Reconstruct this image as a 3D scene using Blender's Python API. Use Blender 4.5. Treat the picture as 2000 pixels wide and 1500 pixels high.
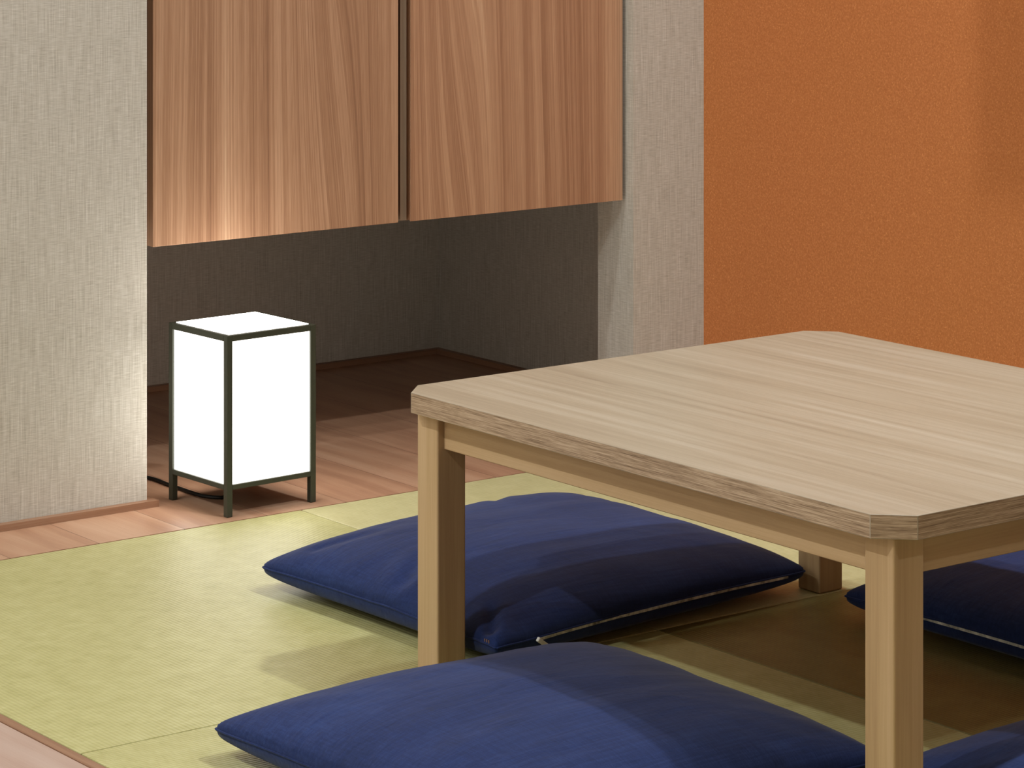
import bpy, bmesh, math, random
from mathutils import Vector, Matrix, noise

for o in list(bpy.data.objects):
    bpy.data.objects.remove(o)
S = bpy.context.scene
C = S.collection
PI = math.pi

# ------------------------------------------------------------------ camera, world, lights
cam = bpy.data.cameras.new('camera')
cam_ob = bpy.data.objects.new('camera', cam)
C.objects.link(cam_ob)
cam.sensor_width = 36.0
cam.lens = 5853.63 / 2000 * 36.0
cam.shift_y = -1110 / 2000
cam.clip_start = 0.05
cam_ob.location = (0, 0, 1.1)
cam_ob.rotation_euler = (PI / 2, 0, -math.radians(90 - 52.757))
S.camera = cam_ob

w = bpy.data.worlds.new('world')
S.world = w
w.use_nodes = True
w.node_tree.nodes['Background'].inputs[0].default_value = (1.0, 0.93, 0.82, 1)
w.node_tree.nodes['Background'].inputs[1].default_value = 0.02

S.view_settings.view_transform = 'Standard'
S.view_settings.look = 'None'
S.view_settings.gamma = 1
S.view_settings.use_curve_mapping = False
S.view_settings.exposure = 0.0

CEIL = 2.4
# ceiling downlights: x, y, watts
LAMPS = [(3.04, 2.36, 27), (2.86, 3.10, 10), (0.24, 2.75, 27), (0.24, 3.75, 15), (-1.20, 3.80, 21), (2.90, 0.50, 10)]
for i, (lx, ly, e) in enumerate(LAMPS):
    L = bpy.data.lights.new('downlight', 'AREA')
    L.shape = 'DISK'
    L.size = 0.075
    L.energy = e
    L.color = (0.955, 1.0, 1.0)
    ob = bpy.data.objects.new('downlight_light', L)
    C.objects.link(ob)
    ob.location = (lx, ly, CEIL - 0.012)

# ------------------------------------------------------------------ node helpers
def srgb(r, g, b):
    f = lambda c: c / 12.92 if c <= 0.04045 else ((c + 0.055) / 1.055) ** 2.4
    return (f(r / 255), f(g / 255), f(b / 255), 1)

class NT:
    def __init__(s, name, rough=0.6, spec=0.5):
        s.m = bpy.data.materials.new(name)
        s.m.use_nodes = True
        s.t = s.m.node_tree
        s.b = s.t.nodes['Principled BSDF']
        s.b.inputs['Roughness'].default_value = rough
        s.b.inputs['Specular IOR Level'].default_value = spec
        tc = s.t.nodes.new('ShaderNodeTexCoord')
        s.obj = tc.outputs['Object']
        sp = s.n('ShaderNodeSeparateXYZ', [s.obj])
        s.x, s.y, s.z = sp.outputs
    def n(s, kind, ins=(), **kw):
        nd = s.t.nodes.new(kind)
        for k, v in kw.items():
            setattr(nd, k, v)
        it = ins.items() if isinstance(ins, dict) else enumerate(ins)
        for k, v in it:
            if v is None:
                continue
            if isinstance(v, bpy.types.NodeSocket):
                s.t.links.new(v, nd.inputs[k])
            else:
                nd.inputs[k].default_value = v
        return nd
    def math(s, op, a, b=None, c=None, clamp=False):
        return s.n('ShaderNodeMath', [a, b, c], operation=op, use_clamp=clamp).outputs[0]
    def vec(s, x, y, z=0.0):
        return s.n('ShaderNodeCombineXYZ', [x, y, z]).outputs[0]
    def noise(s, v, scale=1.0, detail=2.0, rough=0.5, dist=0.0):
        return s.n('ShaderNodeTexNoise', {'Vector': v, 'Scale': scale, 'Detail': detail,
                   'Roughness': rough, 'Distortion': dist}).outputs[0]
    def ramp(s, f, stops, interp='LINEAR'):
        nd = s.n('ShaderNodeValToRGB', [f])
        cr = nd.color_ramp
        cr.interpolation = interp
        while len(cr.elements) < len(stops):
            cr.elements.new(0.5)
        for e, (p, c) in zip(cr.elements, stops):
            e.position = p
            e.color = c
        return nd.outputs[0]
    def mix(s, f, a, b, mode='MIX'):
        nd = s.n('ShaderNodeMix', data_type='RGBA', blend_type=mode)
        for k, v in ((0, f), (6, a), (7, b)):
            if isinstance(v, bpy.types.NodeSocket):
                s.t.links.new(v, nd.inputs[k])
            else:
                nd.inputs[k].default_value = v
        return nd.outputs[2]
    def col(s, c):
        if isinstance(c, bpy.types.NodeSocket):
            s.t.links.new(c, s.b.inputs['Base Color'])
        else:
            s.b.inputs['Base Color'].default_value = c
    def bump(s, h, dist=0.001, strength=1.0):
        nd = s.n('ShaderNodeBump', {'Height': h, 'Distance': dist, 'Strength': strength})
        s.t.links.new(nd.outputs[0], s.b.inputs['Normal'])

# ------------------------------------------------------------------ materials
def mat_wallpaper():
    t = NT('woven_wallpaper', 0.75, 0.25)
    u = t.math('ADD', t.x, t.y)
    M = lambda a, k: t.math('MULTIPLY', a, k)
    nv = t.noise(t.vec(M(u, 640), M(t.z, 16), 0), 1, 1.5, 0.6)
    nv2 = t.noise(t.vec(M(u, 260), M(t.z, 9), 7), 1, 1, 0.5)
    nh = t.noise(t.vec(M(u, 60), M(t.z, 900), 3), 1, 1.5, 0.6)
    nh2 = t.noise(t.vec(M(u, 30), M(t.z, 420), 9), 1, 1, 0.5)
    s = t.math('ADD', t.math('ADD', nv, nh), t.math('ADD', M(nv2, .35), M(nh2, .35)))
    s = t.math('DIVIDE', s, 2.7)
    c = t.ramp(s, [(0.27, srgb(153, 146, 133)), (0.5, srgb(193, 187, 176)), (0.72, srgb(221, 217, 209))])
    t.col(c)
    t.bump(s, 0.0008, 0.5)
    return t.m

def mat_orange():
    t = NT('orange_washi_plaster', 0.85, 0.2)
    M = lambda a, k: t.math('MULTIPLY', a, k)
    fine = t.noise(t.obj, 260, 3, 0.6)
    big = t.noise(t.obj, 3.0, 2, 0.5)
    c = t.ramp(fine, [(0.3, srgb(179, 107, 62)), (0.55, srgb(196, 122, 73)), (0.75, srgb(209, 137, 88))])
    c = t.mix(t.math('MULTIPLY', big, 0.35), c, srgb(187, 120, 62))
    # short straw fibres: thin bright ridges of a distorted voronoi
    def fibre(scale, ang, seed):
        ca, sa = math.cos(ang), math.sin(ang)
        p = t.math('ADD', M(t.y, ca), M(t.z, sa))
        q = t.math('ADD', M(t.y, -sa), M(t.z, ca))
        wob = t.noise(t.vec(M(p, 60), M(q, 60), seed), 1, 1)
        v = t.n('ShaderNodeTexVoronoi', {'Vector': t.vec(M(p, scale * .16), t.math('ADD', M(q, scale), M(wob, 1.6)), seed),
                'Scale': 1.0, 'Randomness': 1.0}, voronoi_dimensions='3D').outputs[0]
        return t.math('LESS_THAN', v, 0.13)
    f = fibre(420, 0.3, 1)
    for sc, an, sd in ((400, 1.2, 4), (440, 2.1, 8), (420, 2.8, 12)):
        f = t.math('MAXIMUM', f, fibre(sc, an, sd))
    c = t.mix(M(f, 0.38), c, srgb(251, 179, 106))
    t.col(c)
    t.bump(t.math('ADD', fine, M(f, .6)), 0.0006, 0.5)
    return t.m

def wood(name, axis, stops, across=90, along=2.2, ring=0.0, ringscale=26, rough=0.5, spec=0.4,
         fine=0.5, fine_across=900, fine_along=14, off=0.0, lean=(), wobble=0.015, line=0.0, centre=0.0, bump=0.25, tint=None):
    """grain runs along axis ('x','y','z'); ring>0 adds cathedral figure"""
    t = NT(name, rough, spec)
    M = lambda a, k: t.math('MULTIPLY', a, k)
    ax = {'x': t.x, 'y': t.y, 'z': t.z}
    a = ax[axis]
    oth = [ax[k] for k in 'xyz' if k != axis]
    info = t.n('ShaderNodeObjectInfo')
    rnd = t.math('ADD', M(info.outputs['Random'], 0.0), off)
    p, q = oth
    wob = t.noise(t.vec(M(p, 3.5), M(q, 3.5), t.math('ADD', M(a, 1.0), off)), 1, 1, 0.5)
    pw = t.math('ADD', p, M(t.math('SUBTRACT', wob, .5), wobble))
    for cc, wd, k in lean:
        # figure leaning sideways along the grain around p = cc
        e = t.math('DIVIDE', t.math('SUBTRACT', p, cc), wd)
        e = t.math('EXPONENT', M(t.math('MULTIPLY', e, e), -1.0))
        pw = t.math('ADD', pw, t.math('MULTIPLY', M(e, k), a))
    n1 = t.noise(t.vec(M(pw, across), M(q, across), t.math('ADD', M(a, along), off)), 1, 3, 0.6)
    n0 = t.noise(t.vec(M(pw, across * .14), M(q, across * .14), t.math('ADD', M(a, along * .35), off + 3)), 1, 2, 0.5)
    n2 = t.noise(t.vec(M(p, fine_across), M(q, fine_across), t.math('ADD', M(a, fine_along), off)), 1, 2, 0.6)
    s = t.math('ADD', M(n1, 0.55), M(n0, 0.45))
    if ring > 0:
        # growth rings cut tangentially: nested arches along the grain
        d = t.math('SUBTRACT', p, centre)
        d = t.math('ADD', d, M(t.math('SUBTRACT', wob, .5), .09))
        rr = t.math('SQRT', t.math('ADD', t.math('MULTIPLY', d, d), t.math('POWER', t.math('ADD', M(a, .045), .012), 2.0)))
        rg = t.math('SINE', M(rr, ringscale * 2 * PI))
        rg = t.math('MULTIPLY_ADD', rg, 0.5, 0.5)
        rg = t.math('POWER', rg, 1.6)
        s = t.math('ADD', M(s, 1 - ring), M(rg, ring))
    s = t.math('ADD', M(s, 1 - fine * .5), M(n2, fine * .5))
    if line:
        ln = t.noise(t.vec(M(pw, 330), M(q, 330), t.math('ADD', M(a, .7), off + 11)), 1, 1, 0.5)
        s = t.math('ADD', s, M(t.math('SUBTRACT', ln, .5), line))
    c = t.ramp(s, stops)
    if tint:
        c = tint(t, c)
    t.col(c)
    if bump:
        t.bump(n2, 0.0003, bump)
    return t.m

def mat_floor(name, width, axis, dark, mid, light, rough=0.42, off=0.0, seam=0.0016):
    """planks whose long side runs along axis"""
    t = NT(name, rough, 0.4)
    M = lambda a, k: t.math('MULTIPLY', a, k)
    across, along = (t.x, t.y) if axis == 'y' else (t.y, t.x)
    k = t.math('DIVIDE', t.math('ADD', across, off), width)
    idx = t.math('FLOOR', k)
    fr = t.math('FRACT', k)
    h = t.n('ShaderNodeTexWhiteNoise', {'W': idx}, noise_dimensions='1D').outputs[0]
    ph = M(h, 37.0)
    wob = t.noise(t.vec(M(across, 5), M(along, 2.0), ph), 1, 2)
    aw = t.math('ADD', across, M(t.math('SUBTRACT', wob, .5), 0.06))
    n1 = t.noise(t.vec(M(aw, 85), M(along, 2.6), ph), 1, 3, 0.6)
    n0 = t.noise(t.vec(M(aw, 14), M(along, 1.6), ph), 1, 2, 0.5)
    n2 = t.noise(t.vec(M(across, 800), M(along, 16), ph), 1, 2, 0.6)
    d = t.math('MULTIPLY_ADD', t.math('SUBTRACT', fr, 0.45), width, M(t.math('SUBTRACT', wob, .5), .06))
    la = t.math('SUBTRACT', t.math('FRACT', t.math('MULTIPLY_ADD', along, .9, ph)), .5)
    rr = t.math('SQRT', t.math('ADD', t.math('MULTIPLY', d, d), M(t.math('MULTIPLY', la, la), .02)))
    rg = t.math('MULTIPLY_ADD', t.math('SINE', M(rr, 150)), .5, .5)
    s = t.math('ADD', t.math('ADD', M(n1, .30), M(n0, .42)), t.math('ADD', M(rg, .10), M(n2, .18)))
    s = t.math('ADD', s, M(t.math('SUBTRACT', h, .5), .10))
    c = t.ramp(s, [(0.24, dark), (0.5, mid), (0.74, light)])
    edge = t.math('MINIMUM', fr, t.math('SUBTRACT', 1.0, fr))
    line = t.math('LESS_THAN', edge, seam / width / 2)
    c = t.mix(M(line, 0.55), c, srgb(70, 38, 26))
    t.col(c)
    t.bump(t.math('SUBTRACT', M(n2, .3), line), 0.0005, 0.3)
    return t.m

def mat_tatami(name, axis, c0, c1, c2, pitch=0.0064):
    """ribs run along axis; reeds lie across the ribs"""
    t = NT(name, 0.48, 0.38)
    M = lambda a, k: t.math('MULTIPLY', a, k)
    rib, run = (t.x, t.y) if axis == 'y' else (t.y, t.x)
    wv = t.noise(t.vec(M(rib, 8), M(run, 8)), 1, 1)
    rb = t.math('ADD', rib, M(wv, .0012))
    s = t.math('MULTIPLY_ADD', t.math('SINE', M(rb, 2 * PI / pitch)), .5, .5)
    s = t.math('POWER', s, 0.6)
    reed = t.noise(t.vec(M(rib, 45), M(run, 700)), 1, 2, .6)
    mott = t.noise(t.obj, 30, 3, .6)
    big = t.noise(t.obj, 2.5, 2, .5)
    f = t.math('ADD', t.math('ADD', M(reed, .45), M(mott, .3)), t.math('ADD', M(big, .15), M(s, .1)))
    c = t.ramp(f, [(0.32, c0), (0.52, c1), (0.70, c2)])
    t.col(c)
    t.bump(t.math('ADD', M(s, 1.0), M(reed, .45)), 0.0005, 0.55)
    return t.m

def mat_cushion(name, seed):
    t = NT(name, 0.85, 0.15)
    M = lambda a, k: t.math('MULTIPLY', a, k)
    slub = t.noise(t.vec(M(t.x, 14), M(t.y, 260), M(t.z, 160)), 1, 3, .6)
    warp = t.noise(t.vec(M(t.x, 500), M(t.y, 40), M(t.z, 40)), 1, 2, .6)
    weave = t.noise(t.obj, 900, 2, .6)
    big = t.noise(t.n('ShaderNodeVectorMath', [t.obj, (seed, 0, 0)], operation='ADD').outputs[0], 6, 3, .55)
    f = t.math('ADD', t.math('ADD', M(slub, .28), M(warp, .22)), t.math('ADD', M(weave, .22), M(big, .28)))
    c = t.ramp(f, [(0.34, srgb(19, 33, 69)), (0.5, srgb(29, 45, 92)), (0.66, srgb(41, 61, 112))])
    t.col(c)
    t.b.inputs['Sheen Weight'].default_value = 0.12
    t.b.inputs['Sheen Roughness'].default_value = 0.5
    wr = t.noise(t.vec(M(t.x, 7), M(t.y, 20), M(t.z, 16)), 1, 3, .5, 1.2)
    t.bump(t.math('ADD', M(wr, 1.0), M(f, .12)), 0.006, 0.28)
    return t.m

def plain(name, c, rough=0.5, spec=0.5, metal=0.0, nscale=200, namp=0.06):
    t = NT(name, rough, spec)
    n_ = t.noise(t.obj, nscale, 3, .6)
    k = 1 - namp
    c2 = (c[0] * k, c[1] * k, c[2] * k, 1)
    c3 = (min(1, c[0] * (1 + namp)), min(1, c[1] * (1 + namp)), min(1, c[2] * (1 + namp)), 1)
    t.col(t.ramp(n_, [(0.3, c2), (0.7, c3)]))
    t.b.inputs['Metallic'].default_value = metal
    return t.m

def mat_lamp_panel(name='glowing_paper_panel', boost=1.0):
    t = NT(name, 0.6, 0.3)
    # brighter around the bulb inside, from the lantern's own centre
    v = t.n('ShaderNodeVectorMath', [t.obj, (0.0, 0.0, 0.135)], operation='SUBTRACT').outputs[0]
    d = t.n('ShaderNodeVectorMath', [v], operation='LENGTH').outputs['Value']
    st = t.n('ShaderNodeMapRange', {'Value': d, 'From Min': 0.08, 'From Max': 0.22, 'To Min': 4.7, 'To Max': 2.9})
    t.col(srgb(235, 235, 230))
    t.b.inputs['Base Color'].default_value = (0.1, 0.1, 0.1, 1)
    t.b.inputs['Emission Color'].default_value = (1.0, 0.95, 0.87, 1)
    t.t.links.new(t.math('MULTIPLY', st.outputs[0], boost), t.b.inputs['Emission Strength'])
    return t.m

M = {}
M['paper'] = mat_wallpaper()
M['orange'] = mat_orange()
M['white'] = plain('white_plaster', srgb(232, 229, 222), 0.9, 0.2)
M['cab'] = wood('cabinet_walnut', 'z', [(0.30, srgb(131, 95, 73)), (0.46, srgb(166, 127, 99)), (0.58, srgb(190, 152, 123)), (0.72, srgb(212, 183, 152))],
                across=62, along=0.4, fine=0.5, off=1.7, rough=0.3, spec=.5, line=.30, lean=((0.34, .06, .10), (0.06, .05, -.02)))
M['cab2'] = wood('cabinet_walnut_arched', 'z', [(0.28, srgb(133, 96, 73)), (0.46, srgb(167, 126, 98)), (0.60, srgb(191, 151, 120)), (0.72, srgb(213, 181, 150))],
                 across=62, along=0.4, fine=0.5, off=8.3, rough=0.3, spec=.5, line=.30, lean=((0.60, .06, .13), (0.80, .1, .03)))
M['stile'] = wood('cabinet_stile', 'z', [(0.3, srgb(112, 92, 74)), (0.5, srgb(134, 112, 92)), (0.7, srgb(150, 128, 106))], across=60, along=.6)
M['cab_in'] = plain('cabinet_interior_dark', srgb(90, 64, 48), 0.7, 0.2)
M['top'] = wood('table_top_ash', 'y', [(0.28, srgb(143, 128, 109)), (0.48, srgb(168, 154, 133)), (0.68, srgb(186, 175, 158))],
                across=80, along=2.0, fine=0.45, rough=0.38, spec=0.5, bump=0.12, line=.12)
def mat_edge():
    t = NT('table_edge_band', 0.55, 0.3)
    M_ = lambda a, k: t.math('MULTIPLY', a, k)
    a = t.math('SUBTRACT', t.x, t.y)
    n1 = t.noise(t.vec(M_(a, 16), M_(t.z, 950), 1), 1, 2, .6)
    n2 = t.noise(t.vec(M_(a, 60), M_(t.z, 1500), 5), 1, 2, .6)
    n3 = t.noise(t.vec(M_(a, 5), M_(t.z, 260), 9), 1, 2, .5)
    f = t.math('ADD', t.math('ADD', M_(n1, .5), M_(n2, .25)), M_(n3, .25))
    t.col(t.ramp(f, [(0.36, srgb(112, 90, 69)), (0.5, srgb(175, 150, 123)), (0.64, srgb(214, 192, 165))]))
    t.bump(f, 0.0004, 0.3)
    return t.m
M['edge'] = mat_edge()
LEG = [(0.30, srgb(171, 140, 101)), (0.5, srgb(194, 163, 122)), (0.7, srgb(211, 182, 144))]
M['leg'] = wood('table_leg_beech', 'z', LEG, across=60, along=1.6, fine=0.35, rough=0.5, spec=0.35)
M['apx'] = wood('table_apron_beech_x', 'x', LEG, across=60, along=1.6, fine=0.35, rough=0.5, spec=0.35)
M['apy'] = wood('table_apron_beech_y', 'y', LEG, across=60, along=1.6, fine=0.35, rough=0.5, spec=0.35)
M['floor'] = mat_floor('alcove_planks', 0.15, 'y', srgb(153, 110, 86), srgb(183, 141, 113), srgb(200, 164, 137), off=0.005)
M['hall'] = mat_floor('hall_board', 0.30, 'y', srgb(152, 119, 104), srgb(180, 152, 138), srgb(194, 172, 160), off=0.2)
M['trim'] = wood('baseboard_wood', 'x', [(0.3, srgb(125, 87, 65)), (0.5, srgb(155, 117, 91)), (0.7, srgb(174, 140, 114))],
                 across=120, along=3, fine=0.4, rough=0.45)
M['trimy'] = wood('baseboard_wood_y', 'y', [(0.3, srgb(125, 87, 65)), (0.5, srgb(155, 117, 91)), (0.7, srgb(174, 140, 114))],
                  across=120, along=3, fine=0.4, rough=0.45)
TC = (srgb(157, 153, 96), srgb(184, 179, 124), srgb(201, 198, 148))
M['mat_y'] = mat_tatami('tatami_ribs_y', 'y', *TC)
M['mat_x'] = mat_tatami('tatami_ribs_x', 'x', *TC)
TD = (srgb(180, 174, 124), srgb(196, 190, 142), srgb(210, 205, 160))  # paler tone: sheen of the lantern light put into the base colour
M['mat_sheen'] = mat_tatami('tatami_painted_sheen', 'x', *TD)
TB = (srgb(109, 97, 52), srgb(129, 118, 69), srgb(144, 136, 86))  # darker, browner: table shade and weave direction painted into the mat colour
M['mat_shade'] = mat_tatami('tatami_painted_shade', 'y', *TB)
M['sub'] = plain('subfloor', srgb(70, 55, 40), 0.9, 0.1)
M['iron'] = plain('black_iron', srgb(58, 62, 50), 0.45, 0.5)
M['panel'] = mat_lamp_panel()
M['panel_top'] = mat_lamp_panel('glowing_paper_top', 3.2)
M['cord'] = plain('black_cord', srgb(22, 22, 20), 0.5, 0.4)
M['zip'] = plain('zip_tape_grey', srgb(205, 200, 190), 0.4, 0.5, nscale=60, namp=0.75)
M['zipm'] = plain('zip_pull_metal', srgb(225, 222, 214), 0.35, 0.6)
M['thread'] = plain('tan_thread', srgb(170, 125, 80), 0.8, 0.2)

# ------------------------------------------------------------------ mesh helpers
def link(name, bm, mats, parent=None, loc=(0, 0, 0), smooth=False):
    me = bpy.data.meshes.new(name)
    bmesh.ops.recalc_face_normals(bm, faces=bm.faces)
    bm.to_mesh(me)
    bm.free()
    for m in (mats if isinstance(mats, (list, tuple)) else [mats]):
        me.materials.append(m)
    if smooth:
        for p in me.polygons:
            p.use_smooth = True
    o = bpy.data.objects.new(name, me)
    C.objects.link(o)
    o.location = loc
    if parent:
        o.parent = parent
    return o

def thing(name, label, cat, loc=(0, 0, 0), rz=0, group=None):
    o = bpy.data.objects.new(name, None)
    o.empty_display_size = 0.05
    C.objects.link(o)
    o.location = loc
    o.rotation_euler = (0, 0, rz)
    tag(o, label, cat, group)
    return o

def tag(o, label, cat, group=None):
    o['label'] = label
    o['category'] = cat
    if group:
        o['group'] = group
    return o

def struct(name, bm, m, loc=(0, 0, 0)):
    o = link(name, bm, m, None, loc)
    o['kind'] = 'structure'
    return o

def box(bm, x0, x1, y0, y1, z0, z1, bev=0.0, seg=2):
    vs = [bm.verts.new((x, y, z)) for x in (x0, x1) for y in (y0, y1) for z in (z0, z1)]
    q = [(0, 1, 3, 2), (4, 6, 7, 5), (0, 4, 5, 1), (2, 3, 7, 6), (0, 2, 6, 4), (1, 5, 7, 3)]
    fs = [bm.faces.new([vs[i] for i in f]) for f in q]
    if bev:
        es = list({e for f in fs for e in f.edges})
        bmesh.ops.bevel(bm, geom=es, offset=bev, segments=seg, profile=0.5, affect='EDGES')
    return bm

def nb(*a, **k):
    return box(bmesh.new(), *a, **k)

def prism(bm, pts, z0, z1, mat_side=0, mat_top=0, side_fn=None):
    lo = [bm.verts.new((x, y, z0)) for x, y in pts]
    hi = [bm.verts.new((x, y, z1)) for x, y in pts]
    n = len(pts)
    f = bm.faces.new(hi); f.material_index = mat_top
    f = bm.faces.new(lo[::-1]); f.material_index = mat_top
    for i in range(n):
        j = (i + 1) % n
        f = bm.faces.new((lo[i], lo[j], hi[j], hi[i]))
        f.material_index = side_fn(i) if side_fn else mat_side
    return bm

def tube(bm, pts, r, seg=10):
    rings = []
    for i, p in enumerate(pts):
        p = Vector(p)
        d = (Vector(pts[min(i + 1, len(pts) - 1)]) - Vector(pts[max(i - 1, 0)])).normalized()
        up = Vector((0, 0, 1)) if abs(d.z) < 0.95 else Vector((1, 0, 0))
        a = d.cross(up).normalized()
        b = d.cross(a)
        rings.append([bm.verts.new(p + a * r * math.cos(2 * PI * k / seg) + b * r * math.sin(2 * PI * k / seg)) for k in range(seg)])
    for A, B in zip(rings, rings[1:]):
        for k in range(seg):
            bm.faces.new((A[k], A[(k + 1) % seg], B[(k + 1) % seg], B[k]))
    bm.faces.new(rings[0][::-1])
    bm.faces.new(rings[-1])
    return bm

def spline(pts, n=12):
    out = []
    P = [Vector(p) for p in pts]
    P = [2 * P[0] - P[1]] + P + [2 * P[-1] - P[-2]]
    for i in range(1, len(P) - 2):
        p0, p1, p2, p3 = P[i - 1:i + 3]
        for k in range(n):
            t = k / n
            out.append(0.5 * ((2 * p1) + (-p0 + p2) * t + (2 * p0 - 5 * p1 + 4 * p2 - p3) * t * t + (-p0 + 3 * p1 - 3 * p2 + p3) * t ** 3))
    out.append(P[-2])
    return out

# ------------------------------------------------------------------ the setting
YW = 4.152            # face of the wall the closet niche opens in
XL = 2.426            # left jamb of the niche
XR = 3.430            # right jamb
XO = 3.597            # orange wall and niche side wall
YB = 4.981            # niche back wall
YT = 3.983            # edge of the tatami
XT = 1.724            # left edge of the tatami
X0, Y0 = -1.6, -1.6
TH = 0.101            # jamb thickness

struct('wall_left', nb(X0, XL, YW, YW + TH, -0.06, CEIL), M['paper'])
struct('wall_column', nb(XR, XO, YW, YW + TH, -0.06, CEIL), M['paper'])
struct('wall_back', nb(2.12, XO + 0.1, YB, YB + 0.1, -0.06, CEIL), M['paper'])
struct('wall_niche_left', nb(2.12, 2.22, YW + TH, YB, -0.06, CEIL), M['paper'])
struct('wall_niche_right', nb(XO, XO + 0.1, YW + TH, YB, -0.06, CEIL), M['paper'])
struct('wall_right', nb(XO, XO + 0.1, Y0, YW + TH, -0.06, CEIL), M['orange'])
struct('wall_front', nb(X0, XO + 0.1, Y0 - 0.1, Y0, -0.06, CEIL), M['white'])
struct('wall_entry', nb(X0 - 0.1, X0, Y0 - 0.1, YW + TH, -0.06, CEIL), M['white'])
struct('ceiling', nb(X0 - 0.1, XO + 0.1, Y0 - 0.1, YB + 0.1, CEIL, CEIL + 0.08), M['white'])
# unseen block added on the orange wall only to cast its soft shadow
struct('shadow_caster', nb(XO - 0.147, XO - 0.0005, 1.2, 3.175, 0.977, CEIL), M['paper'])

struct('floor', nb(X0 - 0.1, XO + 0.1, Y0 - 0.1, YB + 0.1, -0.09, -0.06), M['sub'])
struct('floor_niche', nb(XT + 0.0015, XO + 0.0, YT + 0.0015, YB, -0.055, 0.0), M['floor'])
bm = nb(X0, XT - 0.0165, Y0, YW, -0.055, 0.0, bev=0.001, seg=1)
struct('floor_hall', bm, M['hall'])
struct('trim_1', nb(XT - 0.0150, XT - 0.0015, Y0, YT, -0.055, 0.0005, bev=0.0008, seg=1), M['trimy'])
struct('trim_2', nb(3.4925, XO - 0.0005, 1.35, YT - 0.001, -0.055, 0.0, bev=0.0008, seg=1), M['trimy'])
BH, BT = 0.0105, 0.014
bm = bmesh.new()
pts = [(X0, YW), (X0, YW - BT), (XL + BT, YW - BT), (XL + BT, YW + TH), (XL, YW + TH), (XL, YW)]
prism(bm, pts, 0.0002, BH)
struct('baseboard_left', bm, M['trim'])
bm = bmesh.new()
prism(bm, [(XO, YW), (XR, YW), (XR, YW + TH), (XR - BT, YW + TH), (XR - BT, YW - BT), (XO, YW - BT)], 0.0002, BH)
struct('baseboard_column', bm, M['trim'])
struct('baseboard_back', nb(2.22, XO - BT, YB - BT, YB, 0.0002, BH), M['trim'])
struct('baseboard_niche', nb(XO - BT, XO, YW + TH, YB, 0.0002, BH), M['trimy'])

# tatami: half mats, ribs turned alternately
MAT = 0.884
xs = [XT, 2.608, 3.492]
ys = [YT, 3.1045, 2.226, 1.348]
labels = {
    (0, 0): 'square green tatami mat below the paper lantern, at the left end of the wooden floor',
    (1, 0): 'square green tatami mat under the far navy cushion, seam rising to the lantern',
    (0, 1): 'square green tatami mat beneath the nearest navy cushion in the lower left',
    (1, 1): 'square tatami mat in deep shade under the low table',
    (0, 2): 'square tatami mat at the front, left of the near table leg',
    (1, 2): 'square tatami mat at the front right, under the cushion cut by the frame',
}
for j in range(3):
    for i in range(2):
        if j == 2:
            pass
        bm = nb(xs[i] + .001, xs[i + 1] - .001, ys[j + 1] + .001, ys[j] - .001, -0.0595, 0.0, bev=0.0013, seg=2)
        cx, cy = (xs[i] + xs[i + 1]) / 2, (ys[j] + ys[j + 1]) / 2
        for v in bm.verts:
            v.co.x -= cx
            v.co.y -= cy
        o = link('tatami_mat', bm, M['mat_shade'] if (i, j) == (1, 1) else M['mat_sheen'] if (i, j) == (1, 0) else (M['mat_y'] if (i + j) % 2 == 0 else M['mat_x']), None, (cx, cy, 0))
        tag(o, labels[(i, j)], 'mat', 'tatami mats')

# ------------------------------------------------------------------ hanging closet in the niche
YC = 4.172
ZB = 0.4095
DT = 0.030
ZT = 2.30
t = thing('hanging_closet', 'wide brown wood-grain closet hanging in the wall niche above the lantern', 'closet', (2.45, YC, ZB))
def rel(bm, o=(2.45, YC, ZB)):
    for v in bm.verts:
        v.co -= Vector(o)
    return bm
bm = bmesh.new()
bx0, bx1, by0, by1 = 2.447, 3.4225, YC + DT + 0.002, YB - 0.004
for a in ((bx0, bx0 + .018, by0, by1, ZB + .001, ZT), (bx1 - .018, bx1, by0, by1, ZB + .001, ZT),
          (bx0 + .018, bx1 - .018, by0, by1, ZB + .001, ZB + .019), (bx0 + .018, bx1 - .018, by0, by1, ZT - .018, ZT),
          (bx0 + .018, bx1 - .018, by1 - .006, by1, ZB + .019, ZT - .018)):
    box(bm, *a)
link('body', rel(bm), M['cab_in'], t)
link('centre_stile', rel(nb(2.9405, 2.9535, YC + .011, by1 - .01, ZB, ZT - .02)), M['stile'], t)
# left door
bm = nb(2.449, 2.929, YC, YC + DT, ZB - .001, ZT, bev=0.0006, seg=1)
link('door', rel(bm), M['cab'], t)
# right door: its left edge is cut back behind a thin front lip as a finger pull
xa, xb = 2.955, 3.4215
prof = [(xa, YC), (xa, YC + .0030), (xa + .0085, YC + .0065), (xa + .0085, YC + .014), (xa + .001, YC + .0155), (xa + .001, YC + DT), (xb, YC + DT), (xb, YC)]
bm = bmesh.new()
prism(bm, prof, ZB - .001, ZT)
link('door', rel(bm), M['cab2'], t)

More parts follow.
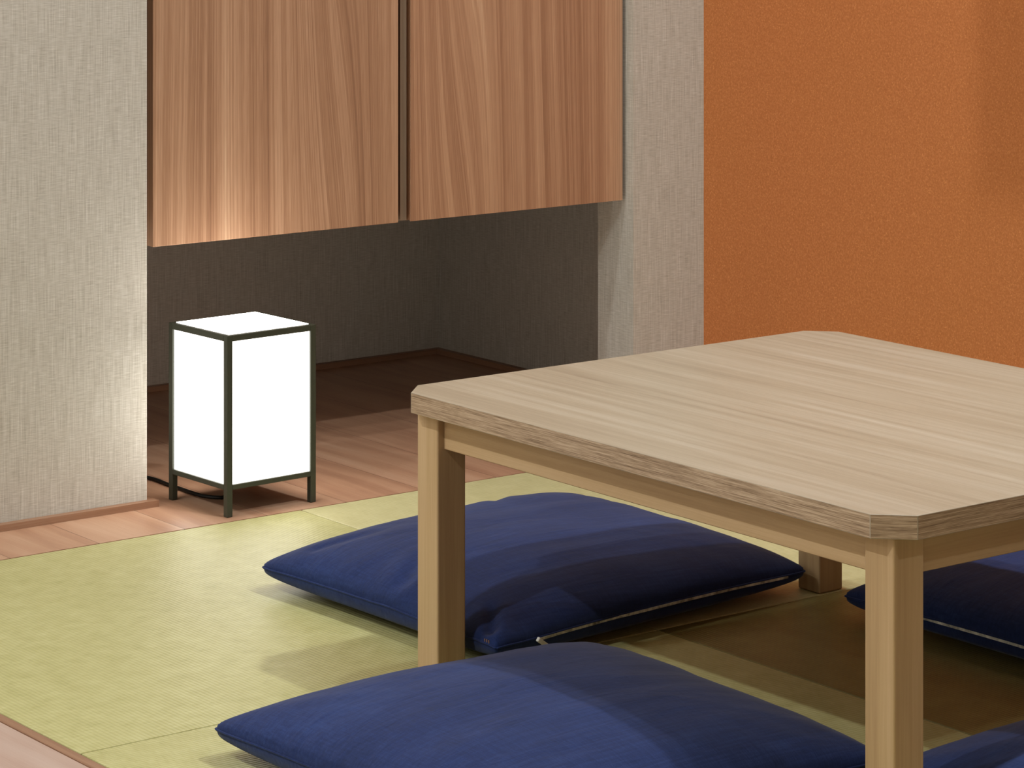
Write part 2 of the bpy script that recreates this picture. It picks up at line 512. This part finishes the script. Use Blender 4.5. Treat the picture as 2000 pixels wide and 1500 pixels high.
# ------------------------------------------------------------------ paper lantern
def lantern():
    W, D, H = 0.172, 0.166, 0.285
    b = 0.0105
    t = thing('floor_lantern', 'glowing white box lantern in a slim black metal frame on the wooden floor', 'lamp',
              (2.5675, 4.093, 0.0), math.radians(2.6))
    hx, hy = W / 2, D / 2
    for sx in (-1, 1):
        for sy in (-1, 1):
            x, y = sx * (hx - b / 2), sy * (hy - b / 2)
            link('leg', nb(x - b / 2, x + b / 2, y - b / 2, y + b / 2, 0.0003, H, bev=0.0007, seg=1), M['iron'], t)
    for z0, rh, nm in ((H - 0.0098, 0.0098, 'top_rail'), (0.0425, 0.0080, 'bottom_rail')):
        for s in (-1, 1):
            y = s * (hy - b / 2)
            link(nm, nb(-hx + b, hx - b, y - b / 2, y + b / 2, z0, z0 + rh, bev=0.0006, seg=1), M['iron'], t)
            x = s * (hx - b / 2)
            link(nm, nb(x - b / 2, x + b / 2, -hy + b, hy - b, z0, z0 + rh, bev=0.0006, seg=1), M['iron'], t)
    # paper panels, set a little behind the frame
    zl, zh = 0.0505, H - 0.0098
    for s in (-1, 1):
        y = s * (hy - 0.004)
        link('side_panel', nb(-hx + b, hx - b, min(y, y - s * .002), max(y, y - s * .002), zl, zh), M['panel'], t)
        x = s * (hx - 0.004)
        link('side_panel', nb(min(x, x - s * .002), max(x, x - s * .002), -hy + b, hy - b, zl, zh), M['panel'], t)
    e = 0.0045
    link('top_panel', nb(-hx + b * .85, hx - b * .85, -hy + b * .85, hy - b * .85, H - .001, H + .0008), M['panel_top'], t)
    link('base_plate', nb(-hx + b, hx - b, -hy + b, hy - b, 0.044, 0.047), M['iron'], t)
    # cord: from under the base, along the floor, behind the wall
    R = Matrix.Rotation(-t.rotation_euler.z, 4, 'Z')
    pts = [(2.5560, 4.119, 0.044), (2.5555, 4.119, 0.014), (2.5500, 4.1195, 0.0042), (2.5420, 4.123, 0.0034), (2.5315, 4.137, 0.0034), (2.5255, 4.165, 0.0034),
           (2.5255, 4.2516, 0.0034), (2.5245, 4.3192, 0.0034), (2.49, 4.40, 0.0034), (2.40, 4.44, 0.0034), (2.30, 4.45, 0.0034)]
    loc = [R @ (Vector(p) - t.location) for p in pts]
    link('power_cord', tube(bmesh.new(), spline(loc, 8), 0.003, 10), M['cord'], t, smooth=True)
lantern()

# ------------------------------------------------------------------ low table
def table():
    x0, x1, y0, y1 = 2.222, 2.973, 2.261, 3.1725
    cx, cy = (x0 + x1) / 2, (y0 + y1) / 2
    hx, hy = (x1 - x0) / 2, (y1 - y0) / 2
    zt, th, c = 0.3605, 0.026, 0.0355
    t = thing('low_table', 'low pale wood table with clipped corners standing on the tatami', 'table', (cx, cy, 0))
    pts = [(-hx + c, -hy), (hx - c, -hy), (hx, -hy + c), (hx, hy - c), (hx - c, hy), (-hx + c, hy), (-hx, hy - c), (-hx, -hy + c)]
    bm = bmesh.new()
    sf = lambda i: 1
    prism(bm, pts, zt - th, zt, mat_top=0, side_fn=sf)
    bmesh.ops.bevel(bm, geom=list(bm.edges), offset=0.0007, segments=2, profile=0.5, affect='EDGES', material=0)
    link('tabletop', bm, [M['top'], M['edge']], t)
    ov, lw = 0.0205, 0.045
    for sx in (-1, 1):
        for sy in (-1, 1):
            xa = sx * (hx - ov - lw / 2)
            ya = sy * (hy - ov - lw / 2)
            bm = nb(xa - lw / 2, xa + lw / 2, ya - lw / 2, ya + lw / 2, 0.0004, zt - th - .0002, bev=0.0025, seg=3)
            link('leg', bm, M['leg'], t)
    ins, at, az = ov + 0.010, 0.018, 0.289
    for s in (-1, 1):
        y = s * (hy - ins - at / 2)
        link('apron', nb(-hx + ov + lw, hx - ov - lw, y - at / 2, y + at / 2, az, zt - th - .0002, bev=0.001, seg=1), M['apx'], t)
        x = s * (hx - ins - at / 2)
        link('apron', nb(x - at / 2, x + at / 2, -hy + ov + lw, hy - ov - lw, az, zt - th - .0002, bev=0.001, seg=1), M['apy'], t)
table()

# ------------------------------------------------------------------ floor cushions
def pillow_point(cor, s, t, H, zc, zm, pinch, seed, side, folds=()):
    """cor: four xy corners (s,t) = (0,0),(1,0),(1,1),(0,1); side +1 top, -1 bottom"""
    a, b, c, d = cor
    P = (a * (1 - s) + b * s) * (1 - t) + (d * (1 - s) + c * s) * t
    ctr = (a + b + c + d) / 4
    ss, st = math.sin(PI * s), math.sin(PI * t)
    # edges drawn in a little between the corners
    du = (b - a).normalized()
    dv = (d - a).normalized()
    P = P + dv * (pinch * ss * ((1 - t) ** 3 - t ** 3)) + du * (pinch * st * ((1 - s) ** 3 - s ** 3))
    g = lambda q: 1 - abs(2 * q - 1) ** 2.6
    pr = max(0.0, g(s) * g(t))
    f = 0.86 * pr + 0.14 * max(0.0, min(g(s), g(t)))
    edge = max(ss if (t < .5 or True) else 0, 0)
    cs = max(abs(2 * s - 1), abs(2 * t - 1))
    k = (abs(2 * s - 1) * abs(2 * t - 1)) ** 3
    P = P + (ctr - P).normalized() * (0.006 * (abs(2 * s - 1) * abs(2 * t - 1)) ** 22)
    zs = zm * (1 - k) + zc * k
    n1 = noise.noise(Vector((P.x * 5 + seed, P.y * 5, 0.3)))
    n2 = noise.noise(Vector((P.x * 7 + seed, P.y * 22, 1.3)))
    if side > 0:
        z = zs + (H - zs) * f ** 0.48
        z += (0.004 * n1 + 0.0022 * n2) * f ** .4
        for (s0, t0, s1, t1, wd, dp) in folds:
            # a tuck in the cloth along a short line
            L2 = (s1 - s0) ** 2 + (t1 - t0) ** 2
            q = max(0.0, min(1.0, ((s - s0) * (s1 - s0) + (t - t0) * (t1 - t0)) / L2))
            d = math.hypot(s - s0 - q * (s1 - s0), t - t0 - q * (t1 - t0))
            z -= dp * math.exp(-(d / wd) ** 2) * (1 - q * q) - 0.45 * dp * math.exp(-((d - 2.2 * wd) / (1.6 * wd)) ** 2) * (1 - q)
        # gathers running in from the corners
        ang = math.atan2((P - ctr).y, (P - ctr).x)
        z += 0.0007 * math.sin(ang * 34 + seed * 3) * (k ** .35) * f ** .3
    else:
        z = zs - (zs - 0.001) * min(1.0, 1.15 * pr ** 0.26)
        # belly of the side wall pushes out above the floor
    return Vector((P.x, P.y, max(z, 0.0008)))

def cushion(label, corners, H, seed, mat, zc=0.034, zm=0.036, pinch=0.010, zip_edge=None, zip_range=(0.1, 0.92), zip_pull_at=None, folds=()):
    ctr = sum((Vector(c) for c in corners), Vector((0, 0))) / 4
    root = thing('floor_cushion', label, 'cushion', (ctr.x, ctr.y, 0), 0, 'navy floor cushions around the low table')
    cor = [Vector(c) - ctr for c in corners]
    N = 88
    # finer spacing near the edges
    par = [0.5 - 0.5 * math.cos(PI * i / N) for i in range(N + 1)]
    par = [0.5 * p + 0.5 * i / N for i, p in enumerate(par)]
    bm = bmesh.new()
    pp = lambda s, t, side: pillow_point(cor, s, t, H, zc, zm, pinch, seed, side, folds)
    top = [[bm.verts.new(pp(s, t, 1)) for t in par] for s in par]
    bot = [[top[i][j] if i in (0, N) or j in (0, N) else bm.verts.new(pp(par[i], par[j], -1)) for j in range(N + 1)] for i in range(N + 1)]
    for i in range(N):
        for j in range(N):
            bm.faces.new((top[i][j], top[i + 1][j], top[i + 1][j + 1], top[i][j + 1]))
            bm.faces.new((bot[i][j], bot[i][j + 1], bot[i + 1][j + 1], bot[i + 1][j]))
    link('cover', bm, mat, root, smooth=True)
    # corded seam round the edge
    loop = [pp(s, 0, 1) for s in par] + [pp(1, t, 1) for t in par[1:]] + [pp(s, 1, 1) for s in par[::-1][1:]] + [pp(0, t, 1) for t in par[::-1][1:]]
    link('seam_piping', tube(bmesh.new(), loop, 0.0014, 8), mat, root, smooth=True)
    if zip_edge is not None:
        e = {'s0': lambda q: pp(0, q, 1), 's1': lambda q: pp(1, q, 1), 't0': lambda q: pp(q, 0, 1), 't1': lambda q: pp(q, 1, 1)}[zip_edge]
        out = {'s0': (cor[0] - cor[1]), 's1': (cor[1] - cor[0]), 't0': (cor[0] - cor[3]), 't1': (cor[3] - cor[0])}[zip_edge].normalized()
        bm = bmesh.new()
        n = 60
        prev = None
        for k in range(n + 1):
            q = zip_range[0] + (zip_range[1] - zip_range[0]) * k / n
            p = e(q)
            wv = noise.noise(Vector((q * 9 + seed, .5, .2)))
            o3 = Vector((out.x, out.y, 0)) * (0.0016 + 0.0016 * wv)
            h = 0.0017
            r = [bm.verts.new(p + o3 + Vector((0, 0, -.0022 + a))) for a in (-h, h)] + [bm.verts.new(p + o3 * .2 - Vector((out.x, out.y, 0)) * .002 + Vector((0, 0, -.0022 + a))) for a in (h, -h)]
            if prev:
                for a in range(4):
                    bm.faces.new((prev[a], prev[(a + 1) % 4], r[(a + 1) % 4], r[a]))
            else:
                bm.faces.new(r)
            prev = r
        bm.faces.new(prev[::-1])
        z = link('zipper', bm, M['zip'], root)
        z['label'] = 'pale zip teeth along the seam'
        if zip_pull_at is not None:
            p = e(zip_pull_at)
            o3 = Vector((out.x, out.y, 0))
            al = Vector((-out.y, out.x, 0))
            bm = bmesh.new()
            box(bm, .001, .0155, -.0007, .0007, -.003, .003, bev=.0005, seg=1)
            # slider body
            box(bm, -.008, .0, -.003, .002, -.003, .003, bev=.0008, seg=1)
            Mx = Matrix.Translation(p + o3 * 0.0065 + Vector((0, 0, -0.004))) @ Matrix.Rotation(math.atan2(al.y, al.x), 4, 'Z') @ Matrix.Rotation(math.radians(36), 4, 'Y')
            bm.transform(Mx)
            zp = link('zip_pull', bm, M['zipm'], z)
            zp['label'] = 'small silver zip pull'
    return root, cor, pp

MC = [mat_cushion('navy_denim', 0.0), mat_cushion('navy_denim_b', 3.7)]
# far cushion, beyond the table's far end
r1, cor1, pp1 = cushion('navy cushion at the table end nearest the lantern, silver zip pull showing',
        [(2.300, 3.060), (2.893, 3.113), (2.885, 3.665), (2.287, 3.602)], 0.098, 1.0, MC[0], zip_edge='t0', zip_range=(0.13, .93), zip_pull_at=0.13,
        folds=((.03, .06, .10, .15, .016, .007), (.05, .45, .22, .56, .02, .003), (.08, .86, .24, .78, .02, .003), (.70, .93, .62, .80, .02, .003)))
# nearest cushion, tucked under the left side
cushion('largest, nearest navy cushion in the foreground, half in the table shadow',
        [(1.845, 2.440), (2.385, 2.435), (2.400, 2.985), (1.838, 2.999)], 0.098, 5.0, MC[1])
# right-hand cushion under the far long side
cushion('navy cushion behind the near right table leg, pale zip line along its edge',
        [(2.842, 2.420), (3.41, 2.43), (3.40, 2.985), (2.836, 2.988)], 0.098, 9.0, MC[0], zip_edge='s0', zip_range=(0.03, .80), zip_pull_at=None)
# cushion at the near end, mostly cut by the frame
cushion('navy cushion in the bottom right corner, mostly cut off by the frame',
        [(2.30, 1.84), (2.89, 1.84), (2.895, 2.405), (2.303, 2.405)], 0.100, 13.0, MC[1])
# tan bar-tack stitches near the far cushion's front corner
bm = bmesh.new()
for k in range(3):
    p = pp1(0.006, 0.030 + k * 0.008, 1) + Vector((-.0022, 0, -.001))
    tube(bm, [p + Vector((0, 0, -.0052)), p + Vector((0, 0.0006, -.0002))], 0.0006, 6)
bt = link('bar_tack', bm, M['thread'], r1)
bt['label'] = 'tan bar tack stitches'
